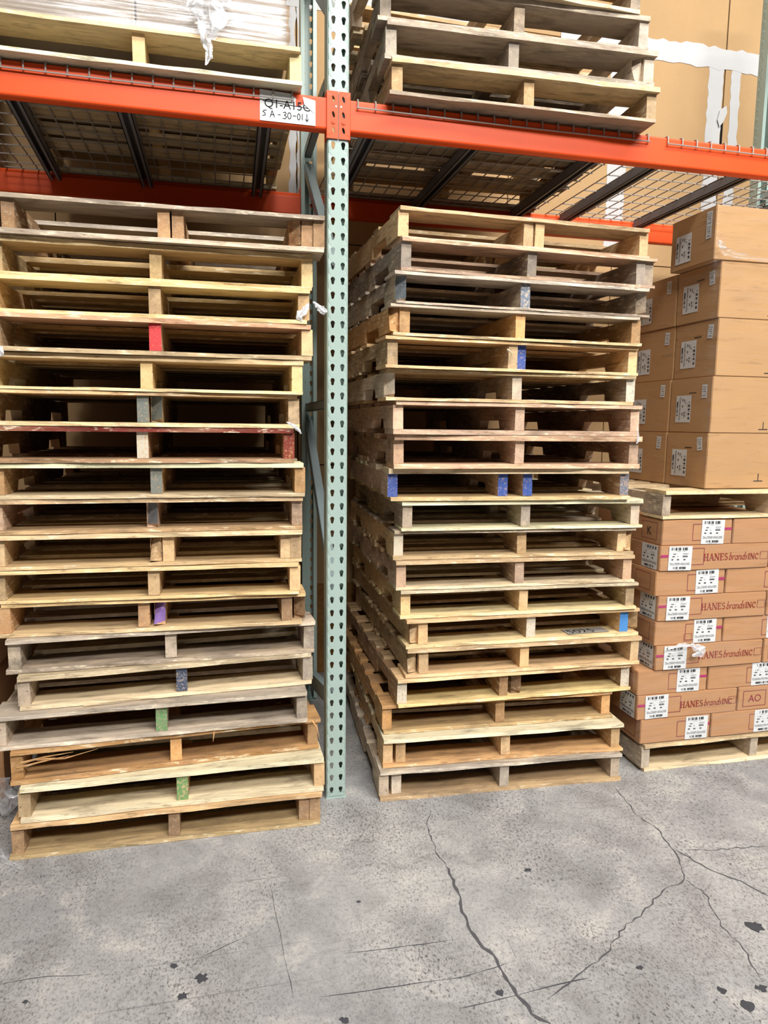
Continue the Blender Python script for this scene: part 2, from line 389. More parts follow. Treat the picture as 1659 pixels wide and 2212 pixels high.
def pallet(pid, label, group, cx, cy, yaw_deg, z0, W, mo, tb, tt, stones=('tan','tan','tan'), alpha=0.35,
           paint=(None,None,None), extra=(), top=7, front=None, broken=(0,0,0), inset=(0,0,0), depth=48):
    r=random.Random(sum(ord(c)*(i+3) for i,c in enumerate(pid)))
    root=empty('wooden_pallet',(cx,cy,z0-tb),math.radians(yaw_deg))
    tag(root,label,'pallet',group)
    offs=[(-W/2+.75+inset[0],paint[0],broken[0],True),(mo,paint[1],broken[1],True),(W/2-.75-inset[2],paint[2],broken[2],True)]
    offs+=[(o,p,b,False) for o,p,b in extra]
    for k,(o,p,b,nt) in enumerate(offs):
        var=r.randrange(5)
        me=cached(('s',var,nt,b,p),lambda: string_mesh(var,nt,b,p))
        s=link('stringer',me,root,None,(o,0.15+r.uniform(0,.25)+(0 if nt else r.uniform(-.05,.3)),tb),(0,0,math.pi/2+math.radians(r.uniform(-.35,.35))))
        s.color=tone(stones[0],r,alpha)
    ty=[0]+[0]*(top-2)+[42.5]
    wid=[5.5]+[3.5]*(top-2)+[5.5]
    for k in range(1,top-1): ty[k]=5.5+(42.5-5.5-3.5)*(k)/(top-1)+r.uniform(-.35,.35)
    for k in range(top):
        var=r.randrange(6); ro=0.17 if k==0 else 0.04; wk=round(wid[k]); tk=round(tt,2)
        me=cached(('b',var,round(W,0),wk,tk,ro),lambda: board_mesh(var+wk*10,round(W,0),wid[k],tk,ro))
        y=ty[k]-(0.05+r.uniform(0,.3) if k==0 else 0)
        b=link('deck_board',me,root,None,(r.uniform(-.25,.25),y,tb+3.5),(0,0,math.radians(r.uniform(-.3,.3))))
        b.color=tone(stones[1],r,alpha)
        if k==0 and front: b.color=(*lin(TONES[front[0]] if isinstance(front[0],str) else front[0]),front[1])
    for y,wd in ((0,5.5),(16,3.5),(22.3,3.5),(28.5,3.5),(42.5,5.5)):
        var=r.randrange(6); ro=0.17 if y==0 else 0.04; tk=round(tb,2); wk=round(wd)
        me=cached(('b',var,round(W,0),wk,tk,ro),lambda: board_mesh(var+wk*10,round(W,0),wd,tk,ro))
        b=link('bottom_board',me,root,None,(r.uniform(-.25,.25),y-(r.uniform(-.1,.3) if y==0 else 0),0),(0,0,math.radians(r.uniform(-.3,.3))))
        b.color=tone(stones[2],r,alpha)
    PALLETS[pid]=root
    return root
def stack(rows, specs, zfloor, group, first_t=0.58):
    """rows run from the bottom up: id, cx, cy, yaw, z0, W, mo"""
    tb=first_t
    for i,(pid,cx,cy,yw,z0,W,mo) in enumerate(rows):
        if i+1<len(rows):
            g=rows[i+1][4]-z0-3.5; nb=g*0.46; tt=g-nb-0.03
        else: tt,nb=0.58,0
        k=dict(specs[pid]); lab=k.pop('label')
        pallet(pid,lab,group,cx,cy,max(-3.2,min(3.6,yw)),z0,W,mo,tb,tt,**k)
        tb=nb
LROWS=[('L18',-23.7,-6.4,-0.1,0.61,40.8,0.1),('L17',-22.9,-6.1,0.2,5.56,40.5,0.5),('L16',-23.6,-4.4,3.5,10.49,40.8,0.4),('L15',-25.4,-4.6,1.1,15.11,41.0,0.4),
('L14',-23.4,-2.8,5.1,19.84,39.4,1.1),('L13',-23.9,-2.2,2.0,24.67,40.7,0.2),('L12',-25.2,-2.3,-0.7,29.31,40.4,-1.95),('L11',-25.8,-2.7,-1.8,33.82,40.2,0.1),
('L10',-25.6,-2.6,-0.8,38.41,40.1,0.3),('L9',-25.5,-2.4,-0.5,43.10,40.3,-0.2),('L8',-25.1,-2.6,-0.9,47.78,40.3,0.1),('L7',-26.6,-2.7,-0.2,52.54,40.3,0.0),
('L6',-25.9,-2.9,0.4,57.32,40.3,-0.5),('L5',-25.5,-3.1,-0.9,61.75,40.3,-0.3),('L4',-24.2,-3.7,0.1,66.57,40.4,-0.3),('L3',-24.6,-3.2,-1.5,71.27,40.3,0.1),
('L2',-24.0,-2.3,-0.7,75.89,40.3,-0.3),('L1',-22.3,-3.4,-1.0,80.85,39.8,-0.8)]
LS={
'L1':dict(label='weathered grey pallet with doubled middle stringers, topmost of the left stack under the beam',stones=('brown','grey','grey'),alpha=.4,extra=((.9,None,0),(16.0,None,1),(17.6,None,0)),top=6),
'L2':dict(label='yellowish pallet directly under the grey topmost one in the left stack',stones=('yellow','yellow','yellow'),alpha=.15),
'L3':dict(label='yellowish pallet with torn plastic at its right end, third from top of the left stack',stones=('tan','yellow','yellow'),alpha=.2),
'L4':dict(label='tan pallet with a red painted centre stringer end, left stack',stones=('tan','tan','new'),alpha=.25,paint=(None,'red',None),front=((224,176,140),.1)),
'L5':dict(label='tan pallet just under the one with the red stringer end, left stack',stones=('yellow','new','new'),alpha=.2),
'L6':dict(label='pallet with two grey middle stringers resting on the dark red pallet, left',stones=('tan','tan','new'),alpha=.5,extra=((1.2,'teal_grey',1),),paint=(None,'teal_grey',None)),
'L7':dict(label='pallet with dark red painted front boards halfway up the left stack',stones=('orange','brown','brown'),alpha=.45,paint=(None,'white_wash','barn_red'),front=('red',.1),inset=(0,0,0)),
'L8':dict(label='pale pallet with a grey-green middle stringer end, right under the dark red one, left stack',stones=('orange','pale','pale'),alpha=.3,paint=(None,'teal_grey',None)),
'L9':dict(label='pallet with a split grey middle stringer, second below the dark red one, left stack',stones=('pink','tan','tan'),alpha=.5,paint=(None,'slate',None),broken=(0,1,0)),
'L10':dict(label='pallet with broken doubled middle and doubled right stringers, left stack',stones=('tan','new','new'),alpha=.3,broken=(0,2,0),extra=((1.95,None,0),(17.9,None,0))),
'L11':dict(label='yellow tan pallet just above the one with purple middle stringer, left stack',stones=('tan','yellow','yellow'),alpha=.2),
'L12':dict(label='pallet with a broken purple painted middle stringer, left stack',stones=('brown','yellow','new'),alpha=.25,extra=((.1,'purple',2),(17.6,None,0)),broken=(0,0,1)),
'L13':dict(label='grey brown pallet just under the one with the purple stringer, left stack',stones=('grey','grey','grey'),alpha=.6),
'L14':dict(label='pale new-looking pallet with a dark blue middle stringer end, left stack',stones=('grey','pale','pale'),alpha=.25,paint=(None,'navy',None)),
'L15':dict(label='pallet with a grey top and a green and blue middle stringer end, left stack',stones=('grey','grey','grey'),alpha=.55,paint=(None,'green',None)),
'L16':dict(label='orange tan pallet with a splintered left corner, third from the floor in the left stack',stones=('orange','orange','orange'),alpha=.2),
'L17':dict(label='pale pallet with a green middle stringer end, second from the floor in the left stack',stones=('tan','pale','pale'),alpha=.25,paint=(None,'green',None)),
'L18':dict(label='tan pallet standing on the floor at the bottom of the left stack',stones=('brown','tan','yellow'),alpha=.35,extra=((18.1,None,0),)),
}
stack(LROWS,LS,0,'pallets in the left stack')
RROWS=[('R19',26.3,-3.3,-2.9,0.59,39.9,0.2),('R18',27.0,-2.0,-3.2,5.12,39.5,0.1),('R17',26.9,0.3,-2.1,9.76,38.8,0.0),('R16',29.6,-0.3,-0.4,14.30,40.0,-2.4),
('R15',30.9,-0.4,-1.4,18.88,39.7,-0.3),('R14',31.1,0.2,-0.1,23.56,39.6,0.7),('R13',30.0,0.3,-1.8,28.12,39.6,0.3),('R12',29.2,0.3,-2.0,32.61,39.5,0.2),
('R11',29.0,0.8,-2.8,37.29,39.7,0.9),('R10',30.1,0.4,-2.4,41.73,39.5,0.1),('R9',27.6,0.0,-2.8,46.56,39.4,-1.5),('R8',28.3,-1.0,-2.1,51.64,39.7,-0.1),
('R7',28.2,-1.1,-0.1,56.75,40.2,-0.2),('R6',27.0,-1.3,0.1,61.37,40.4,0.2),('R5',27.1,-1.8,2.2,65.86,40.6,-0.9),('R4',27.3,-2.0,1.6,70.35,40.5,-0.1),
('R3',28.2,-2.0,2.4,74.72,40.6,-0.4),('R2',28.9,-2.2,2.2,79.22,40.8,-0.3),('R1',28.5,-1.2,2.0,83.68,40.4,-0.15)]
RS={
'R1':dict(label='tan pallet with doubled middle stringers, topmost of the tall right stack under the beam',stones=('tan','new','pink'),alpha=.2,extra=((1.6,None,0),)),
'R2':dict(label='grey weathered pallet with doubled right stringers, second from the top of the right stack',stones=('dgrey','pink','pink'),alpha=.6,extra=((18.1,None,0),)),
'R3':dict(label='grey pallet with blue-grey middle stringer end and chewed left corner, right stack',stones=('grey','grey','dgrey'),alpha=.7,paint=('slate','dusty_blue',None),broken=(1,0,1)),
'R4':dict(label='brown pallet with a rough doubled left stringer, fourth from the top of the right stack',stones=('orange','grey','yellow'),alpha=.3,extra=((-18.0,None,0),),broken=(2,0,0)),
'R5':dict(label='tan pallet with a second middle stringer painted blue, upper half of the right stack',stones=('tan','tan','tan'),alpha=.3,extra=((.6,'blue',0),)),
'R6':dict(label='pallet with battered whitish left stringer, third above the four blue ends, right stack',stones=('grey','yellow','tan'),alpha=.4,broken=(1,0,0),paint=('white_wash',None,'white_wash')),
'R7':dict(label='pinkish tan pallet second above the one with four blue ends, right stack',stones=('pink','pink','pink'),alpha=.4),
'R8':dict(label='pinkish tan pallet directly above the one with four blue ends, right stack',stones=('pink','pink','pink'),alpha=.35),
'R9':dict(label='pallet with blue painted left, middle and right stringer ends, middle of the right stack',stones=('pink','pale','yellow'),alpha=.25,paint=('blue','blue','dusty_blue'),extra=((2.6,'blue',0),)),
'R10':dict(label='pale grey-edged pallet right under the one with four blue ends, right stack',stones=('grey','pale','pale'),alpha=.35),
'R11':dict(label='tan pallet second below the one with four blue ends, right stack',stones=('tan','grey','new'),alpha=.3,extra=((19.3,None,2),),inset=(0,0,1.0),paint=('white_wash',None,None)),
'R12':dict(label='pinkish pallet third below the one with four blue ends, right stack',stones=('pink','tan','pale'),alpha=.35),
'R13':dict(label='light tan pallet resting on the one with the bright blue right end, right stack',stones=('tan','pale','new'),alpha=.25),
'R14':dict(label='pallet with bright blue right stringer end and broken left corner, right stack',stones=('tan','tan','new'),alpha=.2,paint=(None,'white_wash','bright_blue'),extra=((-18.7,None,2),(19.4,None,1)),inset=(1.6,0,1.6)),
'R15':dict(label='tan pallet with doubled left stringers under the one with the bright blue end, right stack',stones=('tan','tan','tan'),alpha=.3,extra=((-18.9,None,2),),inset=(2.0,0,0)),
'R16':dict(label='pallet with broken second middle stringer and whitish outer ends, low in right stack',stones=('brown','tan','yellow'),alpha=.3,paint=('white_wash',None,'white_wash'),extra=((-.1,None,1),)),
'R17':dict(label='orange narrow pallet set back, third from the floor in the right stack',stones=('orange','orange','yellow'),alpha=.2),
'R18':dict(label='tan pallet with doubled left stringers, second from the floor in the right stack',stones=('tan','pale','orange'),alpha=.3,extra=((-17.0,None,0),)),
'R19':dict(label='grey tan pallet standing on the floor at the bottom of the right stack',stones=('grey','grey','tan'),alpha=.4,extra=((-17.2,None,0),)),
}
stack(RROWS,RS,0,'pallets in the right stack')
UROWS=[('U1',26.8,-3.0,-1.5,102.36,39.7,0.0),('U2',26.1,-2.5,-2.4,107.31,39.8,-1.6),('U3',25.3,-2.1,-2.2,112.18,39.7,0.0),('U4',24.0,-3.4,1.4,117.06,39.3,0.0)]
US={
'U1':dict(label='worn tan pallet resting on the wire deck, lowest of the upper right stack',stones=('tan','new','grey'),alpha=.35),
'U2':dict(label='greyish pallet with a broken chunk at its right end, second above the beam, upper right',stones=('grey','grey','grey'),alpha=.5,extra=((17.6,None,2),)),
'U3':dict(label='light pallet with grey edges, third above the beam, upper right',stones=('grey','new','grey'),alpha=.35,front=('grey',.4)),
'U4':dict(label='topmost pallet at the upper edge of the picture, upper right stack',stones=('grey','tan','pale'),alpha=.4),
}
stack(UROWS,US,101.7,'pallets on the upper right level',0.52)
pallet('UL','clean pale pallet under the film wrapped load on the upper left level',None,-25.3,-1.7,0,102.35,40.2,-.4,0.55,0.6,stones=('new','new','pale'),alpha=.12)
pallet('UL2','added pallet under the tall carton at the far left of the upper level',None,-73.5,-1.7,0,102.35,40.2,-.4,0.55,0.6,stones=('tan','tan','grey'),alpha=.3)  # neighbour load added to block light, hardly in view
pallet('B1','pale pallet on the floor under the low cartons at the right',None,72.6,-2.6,0,0.6,42.4,.9,0.58,0.6,stones=('grey','new','pale'),alpha=.3)
pallet('B2','grey pallet between the low cartons and the big cartons at the right',None,74.0,-2.0,0,43.2,42.2,.6,0.5,0.62,stones=('grey','new','new'),alpha=.5)
# splinters and torn bits that belong to single pallets
def splinter(pid, pts, parent_tone='orange'):
    m=MB(); r=PALLETS[pid]; inv=Matrix.Rotation(-r.rotation_euler.z,4,'Z')
    P=[inv@(Vector(p)-r.location/I) for p in pts]
    m.tube([tuple(p) for p in P],[.16]+[.10]*(len(P)-2)+[.02],4)
    o=m.build('splinter',WOOD,r); o.color=(*lin(TONES[parent_tone]),.1)
for q in ([(-42.5,-6.3,13.2),(-39.5,-6.6,13.9),(-36,-6.5,14.2)],[(-43,-6.4,12.6),(-40,-6.9,13.4),(-36.5,-6.8,13.9)],[(-40.5,-6.5,13.6),(-37,-6.9,13.6),(-33,-6.4,14.3)]): splinter('L16',q)
for q in ([(-18,-4.9,14.6),(-18.2,-5.0,13.2)],): splinter('L16',q)
splinter('L15',[(-4.2,-4.0,14.6),(-3.6,-5.0,13.9),(-3.3,-5.3,12.3)])
splinter('R5',[(25.0,-2.2,68.6),(25.5,-2.8,68.0),(25.6,-2.6,67.2)],'pale')
splinter('L14',[(-35,-3.9,19.4),(-31,-3.8,19.6),(-26,-3.2,19.7)],'pale')

def lying_text(pid, s, x, y, z, size, rz):
    r=PALLETS[pid]; d=Matrix.Rotation(-r.rotation_euler.z,4,'Z')@(Vector((x,y,z))-r.location/I)
    e=text_mesh(s,size,INK); e.transform(Matrix.Rotation(-math.pi/2,4,'X'))
    m=MB(); w_=size*2.9; m.box((-.3,-.35,0),(w_,size*.95,.02)); p=m.build('stuck_label',PAPERG,r,tuple(d),(0,0,math.radians(rz)))
    link('printed_letters',e,p,None,(0,0,.03))
# ---------------------------------------------------------------- pallet rack
def teardrop(n=14):
    P=[(0.31*math.sin(math.radians(a)),0.20+0.31*math.cos(math.radians(a))) for a in (0,30,60,92,126)]
    P+=[(0.17*math.sin(math.radians(a)),-0.36+0.17*math.cos(math.radians(a))) for a in (95,137,180,223,265)]
    P+=[(0.31*math.sin(math.radians(a)),0.20+0.31*math.cos(math.radians(a))) for a in (234,268,300,330)]
    return P
def slot(n=14): return [(0.13*math.sin(2*math.pi*k/n),0.2*math.cos(2*math.pi*k/n)) for k in range(n)]
def cell_ring(n, hw, hh):
    P=[]
    for k in range(n):
        t=2*math.pi*k/n; x=math.sin(t); z=math.cos(t); s=max(abs(x),abs(z)); P.append([x/s*hw,z/s*hh])
    for cx in (-1,1):                                       # pin the four corners
        for cz in (-1,1):
            b=min(range(n),key=lambda k:(P[k][0]-cx*hw)**2+(P[k][1]-cz*hh)**2); P[b]=[cx*hw,cz*hh]
    return P
def post(parent, height, x0, yface, back):
    """open channel 3 in wide; back=-1 puts the punched face towards +Y"""
    m=MB(); n=14; d=-back
    td, sl = teardrop(n), slot(n)
    Z0=1.4
    rows=int(height//2)
    def Q(x,z,y): return (x0+x, yface+(y if back==1 else -y), z)
    for k in range(rows):
        zc=Z0+2*k
        for cx in (-0.70,0.70):
            ring=cell_ring(n,0.65,1.0)
            for a in range(n):
                b=(a+1)%n
                m.face([Q(cx+ring[a][0],zc+ring[a][1],0),Q(cx+ring[b][0],zc+ring[b][1],0),Q(cx+td[b][0],zc+td[b][1],0),Q(cx+td[a][0],zc+td[a][1],0)])
        m.face([Q(-.05,zc-1,0),Q(.05,zc-1,0),Q(.05,zc+1,0),Q(-.05,zc+1,0)])
        for sx in (-1,1):
            m.face([Q(sx*1.35,zc-1,0),Q(sx*1.5,zc-1,.15),Q(sx*1.5,zc+1,.15),Q(sx*1.35,zc+1,0)])
            m.face([Q(sx*1.5,zc-1,.15),Q(sx*1.5,zc-1,.75),Q(sx*1.5,zc+1,.75),Q(sx*1.5,zc+1,.15)])
            ring=cell_ring(n,0.6,1.0)
            for a in range(n):
                b=(a+1)%n
                m.face([Q(sx*1.5,zc+ring[a][1],1.35+ring[a][0]),Q(sx*1.5,zc+ring[b][1],1.35+ring[b][0]),Q(sx*1.5,zc+sl[b][1],1.35+sl[b][0]),Q(sx*1.5,zc+sl[a][1],1.35+sl[a][0])])
            m.face([Q(sx*1.5,zc-1,1.95),Q(sx*1.5,zc-1,2.75),Q(sx*1.5,zc+1,2.75),Q(sx*1.5,zc+1,1.95)])
            m.face([Q(sx*1.5,zc-1,2.75),Q(sx*0.8,zc-1,2.75),Q(sx*0.8,zc+1,2.75),Q(sx*1.5,zc+1,2.75)])
    zb=Z0-1
    m.face([Q(-1.35,.1,0),Q(1.35,.1,0),Q(1.35,zb,0),Q(-1.35,zb,0)])
    for sx in (-1,1):
        m.face([Q(sx*1.35,.1,0),Q(sx*1.5,.1,.15),Q(sx*1.5,zb,.15),Q(sx*1.35,zb,0)])
        m.face([Q(sx*1.5,.1,.15),Q(sx*1.5,.1,2.75),Q(sx*1.5,zb,2.75),Q(sx*1.5,zb,.15)])
    me=m.mesh('post',TEAL)
    bm=bmesh.new(); bm.from_mesh(me); bmesh.ops.remove_doubles(bm,verts=bm.verts[:],dist=0.0001)
    bmesh.ops.recalc_face_normals(bm,faces=bm.faces[:]); bm.to_mesh(me); bm.free()
    o=link('post',me,parent)
    sd=o.modifiers.new('sheet','SOLIDIFY'); sd.thickness=0.085*I; sd.offset=-1
    mb=MB(); y0=yface+(0 if back==1 else -2.75); mb.box((x0-1.55,y0-.1,0),(x0+1.55,y0+2.9,.12)); mb.build('base_plate',TEAL,parent)
    return o
def beam_bar(m,a,b,w,t):
    """flat channel brace from a to b"""
    a=Vector(a);b=Vector(b);d=(b-a).normalized();s=d.cross(Vector((1,0,0))).normalized();x=Vector((1,0,0))
    for (o1,o2,h1,h2) in ((-w/2,w/2,-t/2,-t/2+.12),(-w/2,-w/2+.12,-t/2,t/2),(w/2-.12,w/2,-t/2,t/2)):
        n=len(m.v)
        for p in (a,b):
            for (o,h) in ((o1,h1),(o2,h1),(o2,h2),(o1,h2)): m.v.append(tuple(p+s*o+x*h))
        for f in ((0,1,2,3),(7,6,5,4),(0,4,5,1),(1,5,6,2),(2,6,7,3),(3,7,4,0)): m.f.append(tuple(n+i for i in f)); m.m.append(0)
def upright(x0, label, front=True):
    root=empty('rack_upright',(0,0,0)); tag(root,label,'pallet rack')
    if front: post(root,156,x0,0,1)
    post(root,156,x0+.9,42,-1)
    bx=x0+.45
    spans=[((60.5,60.5),1.5,1.3),((29.4,57.5),1.6,1.5),((14.5,5.5),2.6,1.4)] if front else []
    spans+= [((108.5,108.5),1.5,1.3),((78,106),1.6,1.5),((112,140),1.6,1.5)]
    for (z1,z2),w_,t_ in spans:
        m=MB(); beam_bar(m,(bx,2.0,z1),(bx+.3,40.2,z2),w_,t_); m.build('brace',BRACE,root)
    return root
upright(0,'green steel rack upright with keyhole slots standing between the two tall pallet stacks')
upright(101.3,'green steel rack upright at the far right edge by the unpainted wall')

def beam(x0, x1, yf, label, left_plate=True, right_plate=True, flip=1):
    """rounded box beam; yf is its outer face, flip=-1 for the rear beams"""
    root=empty('load_beam',((x0+x1)/2,yf,97.3)); tag(root,label,'rack beam',None)
    m=MB(); hx=(x1-x0)/2; prof=[]
    def arc(cy,cz,r,a0,a1):
        for k in range(4):
            t=math.radians(a0+(a1-a0)*k/3); prof.append((cy+r*math.cos(t),cz+r*math.sin(t)))
    D=1.65; H=4.2
    arc(.35,.35,.35,180,270) ; arc(D-.3,.3,.3,270,360); arc(D-.2,H-.95,.2,0,90); arc(D-.75,H-.15,.15,0,90); arc(.25,H-.25,.25,90,180)
    n=len(prof)
    for x in (-hx,hx): m.v+=[(x,flip*a,b) for a,b in prof]
    for k in range(n): m.f.append((k,(k+1)%n,n+(k+1)%n,n+k)); m.m.append(0)
    m.f.append(tuple(range(n))); m.m.append(0); m.f.append(tuple(range(n,2*n))); m.m.append(0)
    b=m.build('beam_rail',ORANGE,root)
    for sx,on in ((-1,left_plate),(1,right_plate)):
        if not on: continue
        ex=sx*hx
        m=MB()
        # face leg with key slots, lying on the post, and the leg welded to the rail
        z0,z1=-1.1,5.0; xa,xb=sorted((ex, ex+sx*1.55)); yb=-.16*flip
        zs=[3.9,1.9,-.1]; n=12; cx=ex+sx*.90
        ring0=[z0,1.0,3.0,z1]
        for q,zc in enumerate((0.0,2.0,4.0)):
            lo,hi=ring0[q],ring0[q+1]; mid=(lo+hi)/2; ring=cell_ring(n,.775,(hi-lo)/2)
            hole=[(.19*math.sin(2*math.pi*k/n)+ .10*math.cos(2*math.pi*k/n)*(-1),.42*math.cos(2*math.pi*k/n)) for k in range(n)]
            hole=[(a,h+(zc-mid)) for a,h in hole]
            for a in range(n):
                c=(a+1)%n; mx=(xa+xb)/2; hx0=cx-mx
                m.face([(mx+ring[a][0],yb,mid+ring[a][1]),(mx+ring[c][0],yb,mid+ring[c][1]),(mx+hx0+hole[c][0],yb,mid+hole[c][1]),(mx+hx0+hole[a][0],yb,mid+hole[a][1])])
        m.face([(ex,yb,z0),(ex,flip*1.7,z0),(ex,flip*1.7,z1),(ex,yb,z1)])
        me=m.mesh('end_connector',ORANGE); bm=bmesh.new(); bm.from_mesh(me); bmesh.ops.remove_doubles(bm,verts=bm.verts[:],dist=0.0001); bmesh.ops.recalc_face_normals(bm,faces=bm.faces[:]); bm.to_mesh(me); bm.free()
        pl=link('end_connector',me,root); sd=pl.modifiers.new('sheet','SOLIDIFY'); sd.thickness=.14*I; sd.offset=0
        m=MB(); m.tube([(cx,yb+flip*.1,1.05),(cx,yb-flip*.16,1.05)],.3,14); m.tube([(cx,yb-flip*.14,1.05),(cx,yb-flip*.2,1.05)],.13,10)
        m.build('lock_button',ORANGE,pl)
        m=MB(); m.tube([(cx-sx*-.35,yb+flip*.02,3.05),(cx-sx*-.35,yb-flip*.10,3.05)],.15,12); m.build('rivet',GALV,pl)
    return root
beam(-98.9,-1.6,-.1,'orange front beam carrying the film wrapped load, left of the green upright')
beam(1.6,99.7,-.1,'orange front beam under the upper right pallets, right of the green upright')
beam(-98.4,-.7,42.1,'shaded orange rear beam behind the left pallet stack',flip=-1)
beam(2.5,100.6,42.1,'orange rear beam running behind the right pallet stack to the far upright',flip=-1)

def wire_deck(x0,x1,label,chans):
    root=empty('wire_deck',((x0+x1)/2,21,101.55)); tag(root,label,'wire shelf','wire mesh decks on the beams')
    o=Vector(((x0+x1)/2,21,101.55)); r=.11
    m=MB(); n=18; zt=.12
    for i in range(n+1):
        x=x0+(x1-x0)*i/n-o.x
        pts=[(x,-.32,-1.15),(x,-.32,-.2),(x,-.22,.02),(x,0,zt),(x,21,zt-.1),(x,42,zt),(x,42.22,.02),(x,42.32,-.2),(x,42.32,-1.1)]
        m.tube([(a,b-21,c) for a,b,c in pts],r,5)
    for y,z in [(-.5,-1.1),(1.9,-.1)]+[(4+4.2*k,zt-.24) for k in range(9)]+[(40.1,-.1),(42.5,-1.1)]:
        m.tube([(x0-o.x-.2,y-21,z),(0,y-21,z-(.10 if z<-1 else 0)),(x1-o.x+.2,y-21,z)],r,5)
    g=m.build('wire_grid',GALV,root); g['kind']='stuff'
    for cx,cx2 in chans:
        m=MB(); 
        for (ax,bx,az,bz) in ((-.95,.95,-.22,-.1),(-.95,-.83,-1.7,-.1),(.83,.95,-1.7,-.1),(-.95,-.4,-1.7,-1.6),(.4,.95,-1.7,-1.6)):
            k=len(m.v)
            for (yy,c) in ((1.75,cx),(40.3,cx2)):
                for (q,w_) in ((ax,az),(bx,az),(bx,bz),(ax,bz)): m.v.append((c-o.x+q,yy-21,w_))
            for f in ((0,1,2,3),(7,6,5,4),(0,4,5,1),(1,5,6,2),(2,6,7,3),(3,7,4,0)): m.f.append(tuple(k+i for i in f)); m.m.append(0)
        m.build('support_channel',CHAN,root)
    return root
wire_deck(-98.6,-53.4,'wire mesh deck beyond the left edge of the one under the wrapped load',((-94,-94),(-76,-76),(-58,-58)))
wire_deck(-52.2,-6.3,'wire mesh deck under the film wrapped load, left of the green upright',((-42.5,-44.2),(-28.7,-28.6),(-9.6,-8.9)))
wire_deck(2.7,47.6,'wire mesh deck under the upper right pallets, right of the green upright',((6.0,6.4),(22.6,22.4),(43.0,43.6)))
wire_deck(51.0,96.6,'empty wire mesh deck over the big cartons at the right',((53.9,54.6),(71.9,71.9),(91,91)))

# ---------------------------------------------------------------- print helpers
def strokes(m, lines, ox, oz, h, slant=0.0, y=0.0):
    """each line: list of (x,z) in units of h, and a width"""
    for pts,wd in lines:
        for (a,b) in zip(pts[:-1],pts[1:]):
            a=Vector(a);b=Vector(b); d=(b-a); 
            if d.length<1e-6: continue
            d.normalize(); nn=Vector((-d.y,d.x))*wd/2; e=d*wd*0.25
            q=[a-e+nn,a-e-nn,b+e-nn,b+e+nn]
            m.face([(ox+(p.x+slant*p.y)*h,y,oz+p.y*h) for p in q])
T_,t_=.17,.075
def arcp(cx,cz,rx,rz,a0,a1,n=9): return [(cx+rx*math.cos(math.radians(a0+(a1-a0)*k/n)),cz+rz*math.sin(math.radians(a0+(a1-a0)*k/n))) for k in range(n+1)]
def serif(x,z,wd=.3): return ([(x-wd/2,z),(x+wd/2,z)],t_)
G={
'H':(.92,[([(.18,0),(.18,1)],T_),([(.70,0),(.70,1)],T_),([(.18,.52),(.70,.52)],t_),serif(.18,.03),serif(.18,.97),serif(.70,.03),serif(.70,.97)]),
'A':(.90,[([(.12,0),(.43,1)],t_),([(.43,1),(.76,0)],T_),([(.22,.34),(.66,.34)],t_),serif(.12,.03,.24),serif(.76,.03)]),
'N':(.95,[([(.16,0),(.16,1)],t_),([(.76,0),(.76,1)],t_),([(.16,1),(.76,0)],T_),serif(.16,.03,.26),serif(.12,.97,.24),serif(.76,.97,.26)]),
'E':(.76,[([(.18,0),(.18,1)],T_),([(.05,.97),(.62,.97)],t_),([(.18,.53),(.5,.53)],t_),([(.05,.03),(.66,.03)],t_),([(.62,.97),(.62,.8)],t_),([(.66,.03),(.66,.22)],t_),([(.5,.44),(.5,.62)],t_)]),
'S':(.68,[(arcp(.32,.74,.21,.22,35,270,9),.11),(arcp(.32,.27,.23,.24,90,-145,9),.12)]),
'I':(.42,[([(.2,0),(.2,1)],T_),serif(.2,.03),serif(.2,.97)]),
'C':(.90,[(arcp(.46,.5,.36,.46,50,310,12),.13),([(.70,.62),(.70,.92)],t_)]),
'b':(.56,[([(.10,.02),(.10,1.12)],.11),(arcp(.28,.32,.19,.30,150,-150,9),.10)]),
'r':(.42,[([(.10,0),(.10,.62)],.11),(arcp(.27,.40,.17,.22,165,55,5),.10)]),
'a':(.60,[(arcp(.27,.31,.20,.30,30,330,9),.10),([(.47,.62),(.45,.05),(.56,.03)],.10)]),
'n':(.58,[([(.10,0),(.10,.62)],.11),(arcp(.28,.38,.17,.24,170,10,6),.09),([(.45,.40),(.45,.03),(.55,.03)],.11)]),
'd':(.60,[(arcp(.27,.31,.20,.30,30,330,9),.10),([(.48,1.12),(.46,.05),(.57,.03)],.11)]),
's':(.46,[(arcp(.22,.46,.14,.15,40,260,6),.09),(arcp(.22,.17,.15,.16,90,-140,6),.09)])}
def brand_mesh():
    m=MB(); x=0; h=1.0
    for s,sl,k in (('HANES',0,1.0),('brands',.24,1.0),('INC',0,.86)):
        for ch in s:
            w_,ls=G[ch]; strokes(m,ls,x,0,k,sl); x+=w_*k
        x+=.08 if s=='HANES' else .12
    strokes(m,[([(x,.86),(x+.18,.86)],.05),([(x+.09,.86),(x+.09,.66)],.05)],0,0,1.0)
    W=x
    for i,v in enumerate(m.v): m.v[i]=(v[0]/W,v[1],v[2]/W)
    return m.mesh('printed_wordmark',REDINK)
WORD=brand_mesh()
def text_mesh(s, size, mat, name='printed_letters'):
    cu=bpy.data.curves.new(name,'FONT'); cu.body=s; cu.size=size*I; cu.extrude=.003*I
    o=bpy.data.objects.new(name,cu); COL.objects.link(o)
    dg=bpy.context.evaluated_depsgraph_get(); me=bpy.data.meshes.new_from_object(o.evaluated_get(dg))
    bpy.data.objects.remove(o); bpy.data.curves.remove(cu)
    me.transform(Matrix.Rotation(math.pi/2,4,'X')); me.materials.clear(); me.materials.append(mat); me.name=name
    return me
